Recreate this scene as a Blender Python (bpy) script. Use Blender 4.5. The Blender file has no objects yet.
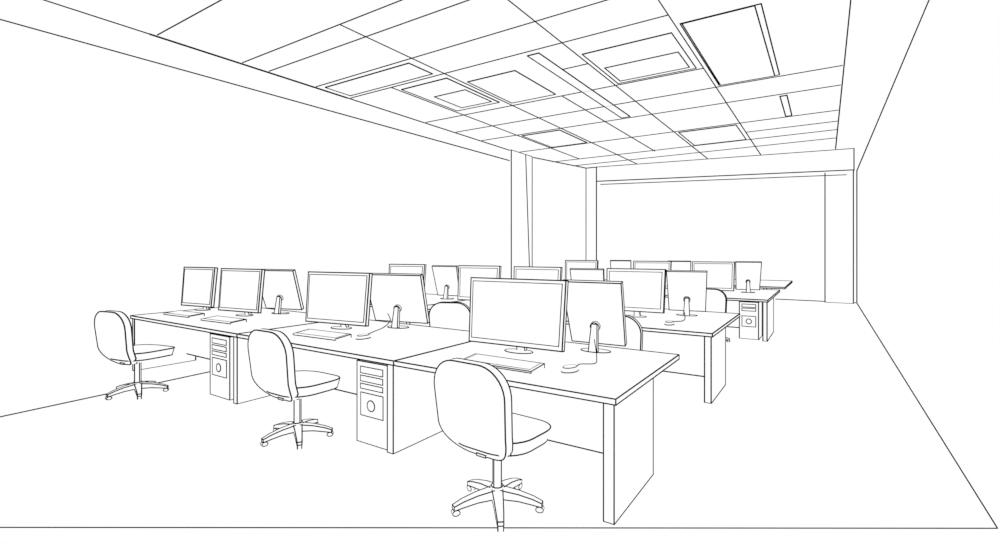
import bpy, math, random
from mathutils import Vector, Matrix
random.seed(3)
SC = bpy.context.scene
COL = SC.collection
SC.view_settings.view_transform = 'Standard'
SC.view_settings.look = 'None'

# ---------------------------------------------------------------- materials
def mat_white_glow(name):
    m = bpy.data.materials.new(name); m.use_nodes = True
    nt = m.node_tree; nt.nodes.clear()
    o = nt.nodes.new('ShaderNodeOutputMaterial'); e = nt.nodes.new('ShaderNodeEmission')
    e.inputs['Color'].default_value = (1, 1, 1, 1); e.inputs['Strength'].default_value = 1.0  # emission stands in for lighting: surface glows an even, shadeless white
    nt.links.new(e.outputs[0], o.inputs[0]); return m
def mat_ink():
    m = bpy.data.materials.new('black_ink'); m.use_nodes = True
    nt = m.node_tree; nt.nodes.clear()
    o = nt.nodes.new('ShaderNodeOutputMaterial'); e = nt.nodes.new('ShaderNodeEmission')
    e.inputs['Color'].default_value = (0.003, 0.003, 0.003, 1); e.inputs['Strength'].default_value = 1.0
    nt.links.new(e.outputs[0], o.inputs[0]); return m
W_ROOM = mat_white_glow('selflit_white_wall'); W_DESK = mat_white_glow('selflit_white_laminate')  # room, desk, plastic and fabric whites all glow by themselves, no lamps
W_PLAST = mat_white_glow('selflit_white_plastic'); W_FAB = mat_white_glow('selflit_white_upholstery'); INK = mat_ink()
w = bpy.data.worlds.new('World'); SC.world = w; w.use_nodes = True
w.node_tree.nodes['Background'].inputs[0].default_value = (1, 1, 1, 1)
w.node_tree.nodes['Background'].inputs[1].default_value = 1.0

# ---------------------------------------------------------------- camera
H = 1.62; F = 490.0; YAW = math.atan(325 / 490)
SN, CS = math.sin(YAW), math.cos(YAW)
cam = bpy.data.cameras.new('camera'); co = bpy.data.objects.new('camera', cam); COL.objects.link(co)
co.location = (0, 0, H); co.rotation_euler = (math.pi / 2, 0, YAW)
cam.sensor_width = 36; cam.lens = 36 * F / 1000; cam.shift_y = -0.0205; cam.clip_start = 0.05
SC.camera = co
def rad_at(x, y):
    D = max(1.5, -SN * x + CS * y)
    return (.00140 - .00028 * min(1, max(0, D - 4) / 7)) * D

# ---------------------------------------------------------------- mesh builder
class MB:
    def __init__(s, origin=(0, 0, 0), r=None, xf=None):
        s.v = []; s.f = []; s.m = []; s.o = origin; s.r = r; s.xf = xf
    def _r(s, p):
        return s.r if s.r is not None else rad_at(p[0] + s.o[0], p[1] + s.o[1])
    def poly(s, vs, fs, mi=0):
        b = len(s.v); s.v += [tuple(p) for p in vs]
        for f in fs: s.f.append([b + i for i in f]); s.m.append(mi)
    def ink(s, a, b, k=1.0, n=6):
        a = Vector(a); b = Vector(b); d = b - a
        if d.length < 1e-6: return
        d.normalize(); ra = s._r(a) * k; rb = s._r(b) * k
        up = Vector((0, 0, 1)) if abs(d.z) < .9 else Vector((1, 0, 0))
        x = d.cross(up).normalized(); y = d.cross(x)
        a2 = a - d * ra * .6; b2 = b + d * rb * .6
        vs = []
        for c, r in ((a2, ra), (b2, rb)):
            for i in range(n):
                t = 2 * math.pi * i / n
                vs.append(c + x * math.cos(t) * r + y * math.sin(t) * r)
        fs = [[i, (i + 1) % n, n + (i + 1) % n, n + i] for i in range(n)]
        fs += [list(range(n))[::-1], list(range(n, 2 * n))]
        s.poly(vs, fs, 1)
    def path(s, pts, closed=False, k=1.0):
        for i in range(len(pts) - (0 if closed else 1)):
            s.ink(pts[i], pts[(i + 1) % len(pts)], k)
    def hexa(s, p, ink=True, skip=()):
        s.poly(p, [[3, 2, 1, 0], [4, 5, 6, 7], [0, 1, 5, 4], [1, 2, 6, 5], [2, 3, 7, 6], [3, 0, 4, 7]])
        if ink:
            E = [(0, 1), (1, 2), (2, 3), (3, 0), (4, 5), (5, 6), (6, 7), (7, 4), (0, 4), (1, 5), (2, 6), (3, 7)]
            for i, e in enumerate(E):
                if i not in skip: s.ink(p[e[0]], p[e[1]])
    def box(s, x0, x1, y0, y1, z0, z1, ink=True, skip=()):
        s.hexa([(x0, y0, z0), (x1, y0, z0), (x1, y1, z0), (x0, y1, z0),
                (x0, y0, z1), (x1, y0, z1), (x1, y1, z1), (x0, y1, z1)], ink, skip)
    def loft(s, loops, inkl=None, inkv=(), k=1.0):
        n = len(loops[0]); vs = [p for l in loops for p in l]; fs = []
        for j in range(len(loops) - 1):
            for i in range(n):
                fs.append([j * n + i, j * n + (i + 1) % n, (j + 1) * n + (i + 1) % n, (j + 1) * n + i])
        for j, rev in ((0, True), (len(loops) - 1, False)):
            c = sum((Vector(p) for p in loops[j]), Vector()) / n
            vs.append(tuple(c)); ci = len(vs) - 1
            for i in range(n):
                t = [j * n + i, j * n + (i + 1) % n, ci]
                fs.append(t[::-1] if rev else t)
        s.poly(vs, fs)
        for j in (inkl if inkl is not None else range(len(loops))):
            s.path(loops[j], True, k)
        for i in inkv:
            for j in range(len(loops) - 1): s.ink(loops[j][i], loops[j + 1][i], k)
    def obj(s, name, mat, parent=None, label=None):
        me = bpy.data.meshes.new(name)
        vs = s.v
        if s.xf is not None: vs = [tuple(s.xf @ Vector(p)) for p in vs]
        me.from_pydata(vs, [], s.f); me.materials.append(mat); me.materials.append(INK)
        for p, mi in zip(me.polygons, s.m): p.material_index = mi
        me.update()
        o = bpy.data.objects.new(name, me); COL.objects.link(o)
        if parent is not None: o.parent = parent
        if label: o['label'] = label
        return o

def empty(name, loc, yaw, label, category, group=None):
    e = bpy.data.objects.new(name, None); e.empty_display_size = .1; COL.objects.link(e)
    e.location = loc; e.rotation_euler = (0, 0, yaw)
    e['label'] = label; e['category'] = category
    if group: e['group'] = group
    return e
def structure(o):
    o['kind'] = 'structure'; return o
def rrect(w, h, r, n=6, taper=0.0):
    pts = []
    for cx, cy, a0 in ((w/2-r, h/2-r, 0), (-w/2+r, h/2-r, 90), (-w/2+r, -h/2+r, 180), (w/2-r, -h/2+r, 270)):
        for i in range(n + 1):
            a = math.radians(a0 + 90 * i / n)
            x = cx + r * math.cos(a); y = cy + r * math.sin(a)
            x *= 1 - taper * (0.5 - y / h)
            pts.append((x, y))
    return pts
def ell(a, b, n=24): return [(a * math.cos(2*math.pi*i/n), b * math.sin(2*math.pi*i/n)) for i in range(n)]

# ================================================================ ROOM
CZ = 4.20
XR = 0.90; XF = .84; YB = 19.16
m = MB(); m.box(-8.4, 1.0, -1.5, 19.4, -0.1, 0.0, ink=False); structure(m.obj('floor', W_ROOM))
m = MB()
m.box(-8.4, 1.0, -1.5, 19.4, CZ, CZ + .1, ink=False)
cz = CZ - .002
for X, y0, y1 in ((-4.58, 3.62, 14.2), (-2.70, 3.6, 14.4), (-1.42, 3.6, 14.6), (0.22, 3.5, 14.8), (-3.62, 7.30, 12.6), (-5.66, 5.45, 12.5)):
    m.ink((X, y0, cz), (X, y1, cz))
for Y, x0, x1 in ((2.6, -6.6, -4.2), (3.62, -6.6, -3.0), (4.0, -6.6, -2.0), (4.78, -6.6, -1.42), (5.45, -6.6, -1.42),
                  (7.30, -6.6, -1.42), (8.25, -6.6, 0.2), (9.2, -6.6, 0.2), (10.8, -6.6, 0.2),
                  (12.5, -6.5, 0.2), (13.4, -6.2, .2), (6.25, -3.1, -2.70), (11.7, -1.42, .2)):
    m.ink((x0, Y, cz), (x1, Y, cz))
structure(m.obj('ceiling', W_ROOM))
m = MB(); m.box(-8.4, -8.3, -1.5, 10.6, 0, CZ, ink=False); structure(m.obj('wall_left', W_ROOM))
m = MB(); p = [(-8.3, 10.6), (-6.74, 11.45), (-6.1, 13.98), (-6.1, 19.2), (-6.25, 19.2), (-6.25, 14.1), (-6.85, 11.6), (-8.3, 10.75)]
n8 = len(p)
for i in range(3):
    a, b = p[i], p[i + 1]; c, d = p[n8 - 2 - i], p[n8 - 1 - i]
    m.hexa([(a[0], a[1], 0), (b[0], b[1], 0), (c[0], c[1], 0), (d[0], d[1], 0), (a[0], a[1], CZ), (b[0], b[1], CZ), (c[0], c[1], CZ), (d[0], d[1], CZ)], ink=False)
m.ink((-6.6, 11.6, cz - .01), (-6.09, 13.96, cz - .01))
structure(m.obj('wall_left_rear', W_ROOM))
m = MB(); m.box(XR, XR + .1, -1.5, YB, 0, CZ, ink=False)
m.ink((XF, 4.0, .006), (XF, YB, .006)); m.ink((XR - .006, 4.0, cz - .006), (XF, YB, cz - .006)); m.ink((XF, YB, 0), (XF, YB, CZ))
structure(m.obj('wall_right', W_ROOM))
m = MB(); m.box(-6.25, XR + .1, YB, YB + .1, 0, CZ, ink=False); m.ink((-1.4, YB - .01, .01), (XF, YB - .01, .01))
structure(m.obj('wall_back', W_ROOM))
m = MB(); m.box(-8.3, -6.65, -1.5, 10.44, 3.86, CZ - .001, ink=False)
m.ink((-6.643, -1.0, cz - .006), (-6.643, 10.44, cz - .006)); m.ink((-6.645, 0, 3.86), (-6.645, 10.44, 3.93))
m.ink((-6.643, 2.54, cz - .006), (-6.643, 5.4, cz - .006), 1.4)
structure(m.obj('trim_1', W_ROOM))
m = MB(); m.box(-6.70, -6.59, 10.45, 11.5, 0, CZ - .002, skip=(0, 1, 2, 3, 8, 11)); m.ink((-6.585, 11.43, 0), (-6.585, 11.15, CZ)); structure(m.obj('trim_2', W_ROOM))
m = MB(); m.box(-6.1, -5.76, 13.96, 14.3, 0, CZ - .002, skip=(0, 1, 2, 3, 4, 5, 6, 7, 10, 11)); structure(m.obj('trim_3', W_ROOM))
m = MB(); z0, z1 = 3.68, CZ - .004
m.hexa([(-5.76, 13.98, z0 + .08), (.6, 15.0, z0 - .02), (.6, 15.3, z0 - .02), (-5.76, 14.28, z0 + .08), (-5.76, 13.98, z1), (.6, 15.0, z1), (.6, 15.3, z1), (-5.76, 14.28, z1)], skip=(2, 3, 8, 11))
m.ink((-6.1, 13.95, z1 - .01), (-5.76, 13.97, z1 - .01))
m.ink((-5.76, 14.28, z0 + .02), (.45, 15.29, z0 - .09), .8)
structure(m.obj('trim_4', W_ROOM))
m = MB(); m.box(0.0, 0.74, 18.9, YB, 0, CZ - .002, skip=(4,)); structure(m.obj('trim_5', W_ROOM))
m = MB(); m.ink((-4.10, .735, .002), (XF, 4.0, .002), .8)
structure(m.obj('trim_6', W_ROOM))
m = MB(); m.ink((-6.71, 1.0, .004), (-6.92, 3.40, .004))
structure(m.obj('trim_7', W_ROOM))

def light(x0, x1, y0, y1, inner=None, label='flat rectangular recessed ceiling light panel with a thin frame'):
    cx, cy = (x0 + x1) / 2, (y0 + y1) / 2
    e = empty('ceiling_light', (cx, cy, CZ), 0, label, 'ceiling light', 'ceiling light panels')
    m = MB(origin=(cx, cy, 0)); m.box(x0-cx, x1-cx, y0-cy, y1-cy, -.010, 0, skip=(4, 5, 6, 7, 8, 9, 10, 11)); m.obj('light_frame', W_PLAST, e)
    if inner:
        a, b, c, d = inner
        m = MB(origin=(cx, cy, 0)); m.box(x0-cx+a, x1-cx-b, y0-cy+c, y1-cy-d, -.014, -.010, skip=(4, 5, 6, 7, 8, 9, 10, 11)); m.obj('light_diffuser', W_PLAST, e)
light(-2.63, -1.50, 5.90, 7.22, (.07, .07, .60, .10))
light(-1.36, -.55, 5.72, 8.15, (.02, .06, .0, .0))
light(-5.58, -4.66, 5.60, 7.0, (.2, .08, .55, .12))
light(-4.50, -3.66, 5.9, 7.15)
light(-3.25, -3.08, 5.55, 9.1, None, 'long narrow linear ceiling light strip')
light(-.62, -.52, 9.3, 10.7, None, 'short narrow linear ceiling light strip')
light(-2.62, -1.50, 10.9, 12.4)
light(-5.58, -4.66, 9.3, 10.7)
light(-6.5, -4.72, 4.87, 5.35, None, 'wide shallow recessed ceiling light panel with thin frame')

# ================================================================ DESKS
TT = .035
def desk(x0, x1, y0, y1, first, last, group, pd=.72, inset=0.0, label='white double-sided computer desk with slab side panels'):
    cx, cy = (x0 + x1) / 2, (y0 + y1) / 2
    e = empty('computer_desk', (cx, cy, 0), 0, label, 'desk', group)
    o = (cx, cy, 0); g = 2.6 * rad_at(x0, y1)
    a, b = x0 - cx + (0 if first else g), x1 - cx; c, d = y0 - cy, y1 - cy
    m = MB(origin=o); m.box(a, b, c, d, .75 - TT, .75, skip=() if first else (3, 7, 8, 11)); m.obj('tabletop', W_DESK, e)
    mid = c + pd
    bot = (4, 5, 6, 7)
    if first:
        m = MB(origin=o); m.box(a + .01, a + .06, c + .02, mid, 0, .75 - TT, skip=bot); m.obj('side_panel', W_DESK, e)
    ii = inset if last else 0
    m = MB(origin=o); m.box(b - .08 - ii, b - .014 - ii, c + .01 + ii, mid + ii, 0, .75 - TT, skip=bot); m.obj('side_panel', W_DESK, e)
    lx = a + (.06 if first else g); rx = b - .08 - ii
    mm = c + .72
    m = MB(origin=o); m.box(lx, rx, mm - .04, mm - .02, .12, .75 - TT, skip=(1, 3, 4, 5, 6, 7, 8, 9, 10, 11)); m.obj('modesty_panel', W_DESK, e)
    return e
def bench_row(y0, y1, xs, group, pd=.72, inset=0):
    for i in range(len(xs) - 1):
        desk(xs[i], xs[i + 1], y0, y1, i == 0, i == len(xs) - 2, group, pd, inset)
bench_row(2.79, 4.29, [-7.9, -5.2, -2.87, -1.03], 'desks of the front bench', .80)
bench_row(5.6, 7.6, [-7.6, -5.4, -3.9, -1.0], 'desks of the second bench', .9)
bench_row(10.05, 12.8, [-6.3, -4.5, -2.35, -.86], 'desks of the third bench', 1.3)
bench_row(13.9, 17.0, [-5.7, -4.2, -2.5, -.82], 'desks of the last bench', 1.3, .42)

# ================================================================ COMPUTER TOWERS
def tower(x0, x1, y0, depth=.55, h=.69):
    cx = (x0 + x1) / 2; w_ = x1 - x0; r = rad_at(cx, y0)
    e = empty('computer_tower', (cx, y0 + depth / 2, 0), 0, 'white desktop computer tower standing under a desk', 'computer', 'computer towers under the desks')
    hw = w_ / 2; f = -depth / 2
    m = MB(r=r * .9); m.box(-hw, hw, f, -f, 0.0, h); m.obj('tower_case', W_PLAST, e)
    def plate(name, xa, xb, za, zb, t=.008):
        m = MB(r=r * .7); m.box(xa, xb, f - t, f, za, zb, skip=(1, 2, 3, 5, 6, 7, 10, 11)); m.obj(name, W_PLAST, e)
    i = w_ * .14
    plate('drive_bay', -hw + i, hw - i, h * .86, h * .94)
    plate('drive_bay', -hw + i, hw - i, h * .76, h * .83)
    if y0 < 8: plate('drive_bay', -hw + i, hw - i, h * .67, h * .73)
    plate('front_panel', -hw + i, hw - i, h * .34, h * .62, .005)
    c = ell(.045, .045, 16)
    m = MB(r=r * .8)
    m.loft([[(x, f - .005, h * .48 + z) for x, z in c], [(x, f - .014, h * .48 + z) for x, z in c]], inkl=[1]); m.obj('power_button', W_PLAST, e)
    return e
tower(-5.84, -5.42, 2.83)
tower(-3.35, -2.975, 2.83)
tower(-1.34, -1.02, 10.15)

# ================================================================ MONITORS
def monitor(x, y, yaw, wd=.92, ht=.56, tilt=5, group='monitors', label=None, z=.75, zb=.075):
    r = rad_at(x, y) * (1 if y < 5 else .85)
    e = empty('computer_monitor', (x, y, z + r * 1.1), math.radians(yaw), label or 'flat white computer monitor on a round stand', 'monitor', group)
    T = Matrix.Translation((0, 0, zb)) @ Matrix.Rotation(math.radians(-tilt), 4, 'X')
    m = MB(r=r * (1 if tilt < 10 else .85), xf=T)
    tp = .012 if tilt < 10 else .02
    a, b = wd/2 - tp, wd/2
    m.hexa([(-a, -.018, 0), (a, -.018, 0), (a, .022, 0), (-a, .022, 0), (-b, -.018, ht), (b, -.018, ht), (b, .022, ht), (-b, .022, ht)])
    m.obj('monitor_casing', W_PLAST, e)
    i = .028 if y < 5 else .036
    m = MB(r=r * .65, xf=T)
    m.hexa([(-a+i, -.024, i*1.3), (a-i, -.024, i*1.3), (a-i, -.018, i*1.3), (-a+i, -.018, i*1.3), (-b+i, -.024, ht-i), (b-i, -.024, ht-i), (b-i, -.018, ht-i), (-b+i, -.018, ht-i)], skip=(1, 2, 3, 5, 6, 7, 10, 11)); m.obj('screen', W_PLAST, e)
    hh = ht * .30; c = ell(.04, .04, 12)
    m = MB(r=r * .75, xf=T); m.loft([[(p, .022, hh + q) for p, q in c], [(p, .05, hh + q) for p, q in c]], inkl=[0, 1]); m.obj('hinge', W_PLAST, e)
    t = math.sin(math.radians(tilt)) * hh; zt = zb + hh - .01
    m = MB(r=r * .75)
    m.hexa([(-.038, .12, .018), (.038, .12, .018), (.038, .155, .018), (-.038, .155, .018),
            (-.025, .03 + t, zt), (.025, .03 + t, zt), (.025, .06 + t, zt + .01), (-.025, .06 + t, zt + .01)], skip=(0, 2)); m.obj('stand_neck', W_PLAST, e)
    c = ell(.13, .08, 28)
    m = MB(r=r * .75); m.loft([[(p, .08 + q, 0) for p, q in c], [(p, .08 + q, .015) for p, q in c]], inkl=[1]); m.obj('stand_base', W_PLAST, e)
    return e
L1 = 'white computer monitor showing its blank screen on a desk'
L2 = 'white computer monitor turned to show its back and hinge'
G = 'monitors on the front bench'
for X, ya, wd in ((-2.18, 2, .92), (-4.49, 8, .89), (-6.47, 8, .80), (-7.60, 8, .70)):
    monitor(X, 3.50, ya, wd, group=G, label=L1)
for X, Y, wd, th in ((-1.65, 4.05, .52, 3), (-4.03, 4.05, .73, 12), (-6.30, 4.05, .66, 14)):
    monitor(X, Y, 180 + th, wd, .57, 19, group=G, label=L2)
G = 'monitors on the second bench'
for X, ya in ((-6.18, 8), (-4.60, 5), (-3.54, 4), (-2.07, 3)):
    monitor(X, 6.3, ya, .76, .55, group=G, label=L1, zb=.09)
for X in (-5.72, -2.98, -1.56):
    monitor(X, 6.95, 180 + 10, .50, .56, 18, group=G, label=L2)
G = 'monitors on the third bench'
for X in (-4.85, -3.17, -1.92):
    monitor(X, 10.8, 5, .80, .58, group=G, label=L1)
for X in (-4.10, -2.75, -1.36):
    monitor(X, 11.5, 180 + 12, .48, .60, 16, group=G, label=L2)

# ================================================================ KEYBOARDS AND MICE
def keyboard(x, y, yaw=0):
    r = rad_at(x, y) * .75
    e = empty('keyboard', (x, y, .75 + r), math.radians(yaw), 'slim white computer keyboard lying on a desk', 'keyboard', 'keyboards on the front bench')
    m = MB(r=r); m.hexa([(-.32, -.10, 0), (.32, -.10, 0), (.32, .10, 0), (-.32, .10, 0), (-.32, -.10, .012), (.32, -.10, .012), (.32, .10, .03), (-.32, .10, .03)], skip=(1, 2, 3) if x > -3 else (1, 2, 3, 4, 8, 9)); m.obj('keyboard_case', W_PLAST, e)
    m = MB(r=r*.5); m.hexa([(-.295, -.075, .010), (.295, -.075, .010), (.295, .085, .024), (-.295, .085, .024), (-.295, -.075, .018), (.295, -.075, .018), (.295, .085, .033), (-.295, .085, .033)], skip=(0, 1, 2, 3, 6, 8, 9, 10, 11)); m.obj('key_bed', W_PLAST, e)
keyboard(-2.07, 3.14, 0); keyboard(-4.32, 3.19, 3); keyboard(-6.28, 3.20, 3); keyboard(-7.32, 3.20, 3)
def mouse(x, y, yaw, cable, group='computer mice on the desks'):
    r = rad_at(x, y)
    e = empty('computer_mouse', (x, y, .75 + r), math.radians(yaw), 'white computer mouse with a thin black cable', 'mouse', group)
    c = ell(.05, .08, 20); m = MB(r=r*.8)
    m.loft([[(a, b, 0) for a, b in c], [(a, b, .012) for a, b in c], [(a*.75, b*.8, .032) for a, b in c]], inkl=[0])
    m.path([(a*.80, b*.84, .030) for a, b in c], True, .8); m.obj('mouse_shell', W_PLAST, e)
    pts = [Vector((0, .08, .008))] + [Vector(q) for q in cable]
    out = []
    P = [pts[0]] + pts + [pts[-1]]
    for i in range(1, len(P) - 2):
        for k in range(8):
            t = k / 8; a, b, c_, d = P[i-1], P[i], P[i+1], P[i+2]
            out.append(.5 * ((2*b) + (c_-a)*t + (2*a-5*b+4*c_-d)*t*t + (-a+3*b-3*c_+d)*t**3))
    out.append(P[-1])
    m = MB(r=r*.7); m.path(out); m.obj('mouse_cable', INK, e)
mouse(-1.55, 3.26, -10, [(-.05, .2, .006), (.02, .3, .006), (-.04, .42, .02), (-.10, .50, .08), (-.14, .54, .14)])
mouse(-3.86, 3.34, 0, [(-.10, .14, .006), (-.12, .24, .02), (-.07, .34, .06), (-.08, .44, .12), (-.18, .50, .18)])
mouse(-1.55, 6.0, 0, [(.0, .2, .006), (.08, .4, .01), (.03, .6, .1)])

# ================================================================ CHAIRS
def chair(x, y, yaw, group, legrot=25, bw=.57):
    r = rad_at(x, y)
    e = empty('office_chair', (x, y, 0), math.radians(yaw), 'white swivel office chair with curved back and five-star base', 'chair', group)
    m = MB(r=r)
    nn = 8; o = rrect(.58, .54, .20, nn); lo = []
    for z, s_ in ((.39, .72), (.425, .93), (.505, 1.0), (.508, .6)):
        lo.append([(a*s_, b*s_ + .05, z - .25*max(0, b-.10)**1.5) for a, b in o])
    m.loft(lo, inkl=[1, 2])
    for q in range(4):
        i = q * (nn + 1) + nn // 2
        m.ink(lo[1][i], lo[2][i])
    m.obj('seat', W_FAB, e)
    m = MB(r=r); o = rrect(bw, .60, .19, 10, taper=.12)
    def bp(a, b, off, s_=1.0):
        a *= s_; b *= s_
        return (a, -.23 - .10*(b + .2) + .10*a*a + 2.2*max(0, -b-.08)**2 + off, .67 + b)
    m.loft([[bp(a, b, .034, .5) for a, b in o], [bp(a, b, .034) for a, b in o], [bp(a*1.0, b, -.030) for a, b in o], [bp(a, b, -.032, .5) for a, b in o]], inkl=[1, 2])
    m.obj('backrest', W_FAB, e)
    m = MB(r=r*.8); m.box(-.035, .035, -.16, .0, .37, .385); m.obj('back_bracket', W_PLAST, e)
    m = MB(r=r*.85); c = ell(.034, .034, 4); c2 = ell(.055, .055, 10)
    m.loft([[(a, b, .12) for a, b in c], [(a, b, .39) for a, b in c]], inkl=[0, 1], inkv=range(4))
    m.obj('gas_column', W_PLAST, e)
    m = MB(r=r*.85); m.loft([[(a, b, .06) for a, b in c2], [(a*.7, b*.7, .135) for a, b in c2]], inkl=[1]); m.obj('base_hub', W_PLAST, e)
    for i in range(5):
        A = math.radians(72 * i + legrot - yaw); R = Matrix.Rotation(A, 4, 'Z')
        m = MB(r=r*.8, xf=R)
        S = [(.03, .034, .065, .12), (.14, .028, .062, .105), (.23, .023, .048, .083), (.29, .018, .036, .060)]
        for (xa, wa, la, ha), (xb, wb, lb, hb) in zip(S, S[1:]):
            end = xb > .28
            m.hexa([(xa, -wa, la), (xb, -wb, lb), (xb, wb, lb), (xa, wa, la), (xa, -wa, ha), (xb, -wb, hb), (xb, wb, hb), (xa, wa, ha)],
                   skip=(3, 7, 8, 11) if end else (1, 3, 5, 7, 8, 9, 10, 11))
        lg = m.obj('leg', W_PLAST, e)
        c = ell(.024, .017, 12); m = MB(r=r*.65, xf=R)
        m.loft([[(.275 + a, -.016, .019 + b) for a, b in c], [(.275 + a, .016, .019 + b) for a, b in c]], inkl=[0, 1])
        m.obj('caster', W_PLAST, lg)
G = 'office chairs along the front bench'
chair(-1.74, 2.59, -4, G, 20); chair(-3.84, 2.59, 0, G, 41); chair(-6.55, 2.38, 10, G, 55)
G = 'office chairs at the second bench'
chair(-4.14, 5.15, 25, G); chair(-1.84, 5.15, 5, G)
G = 'office chairs at the third bench'
chair(-1.70, 9.5, 0, G)
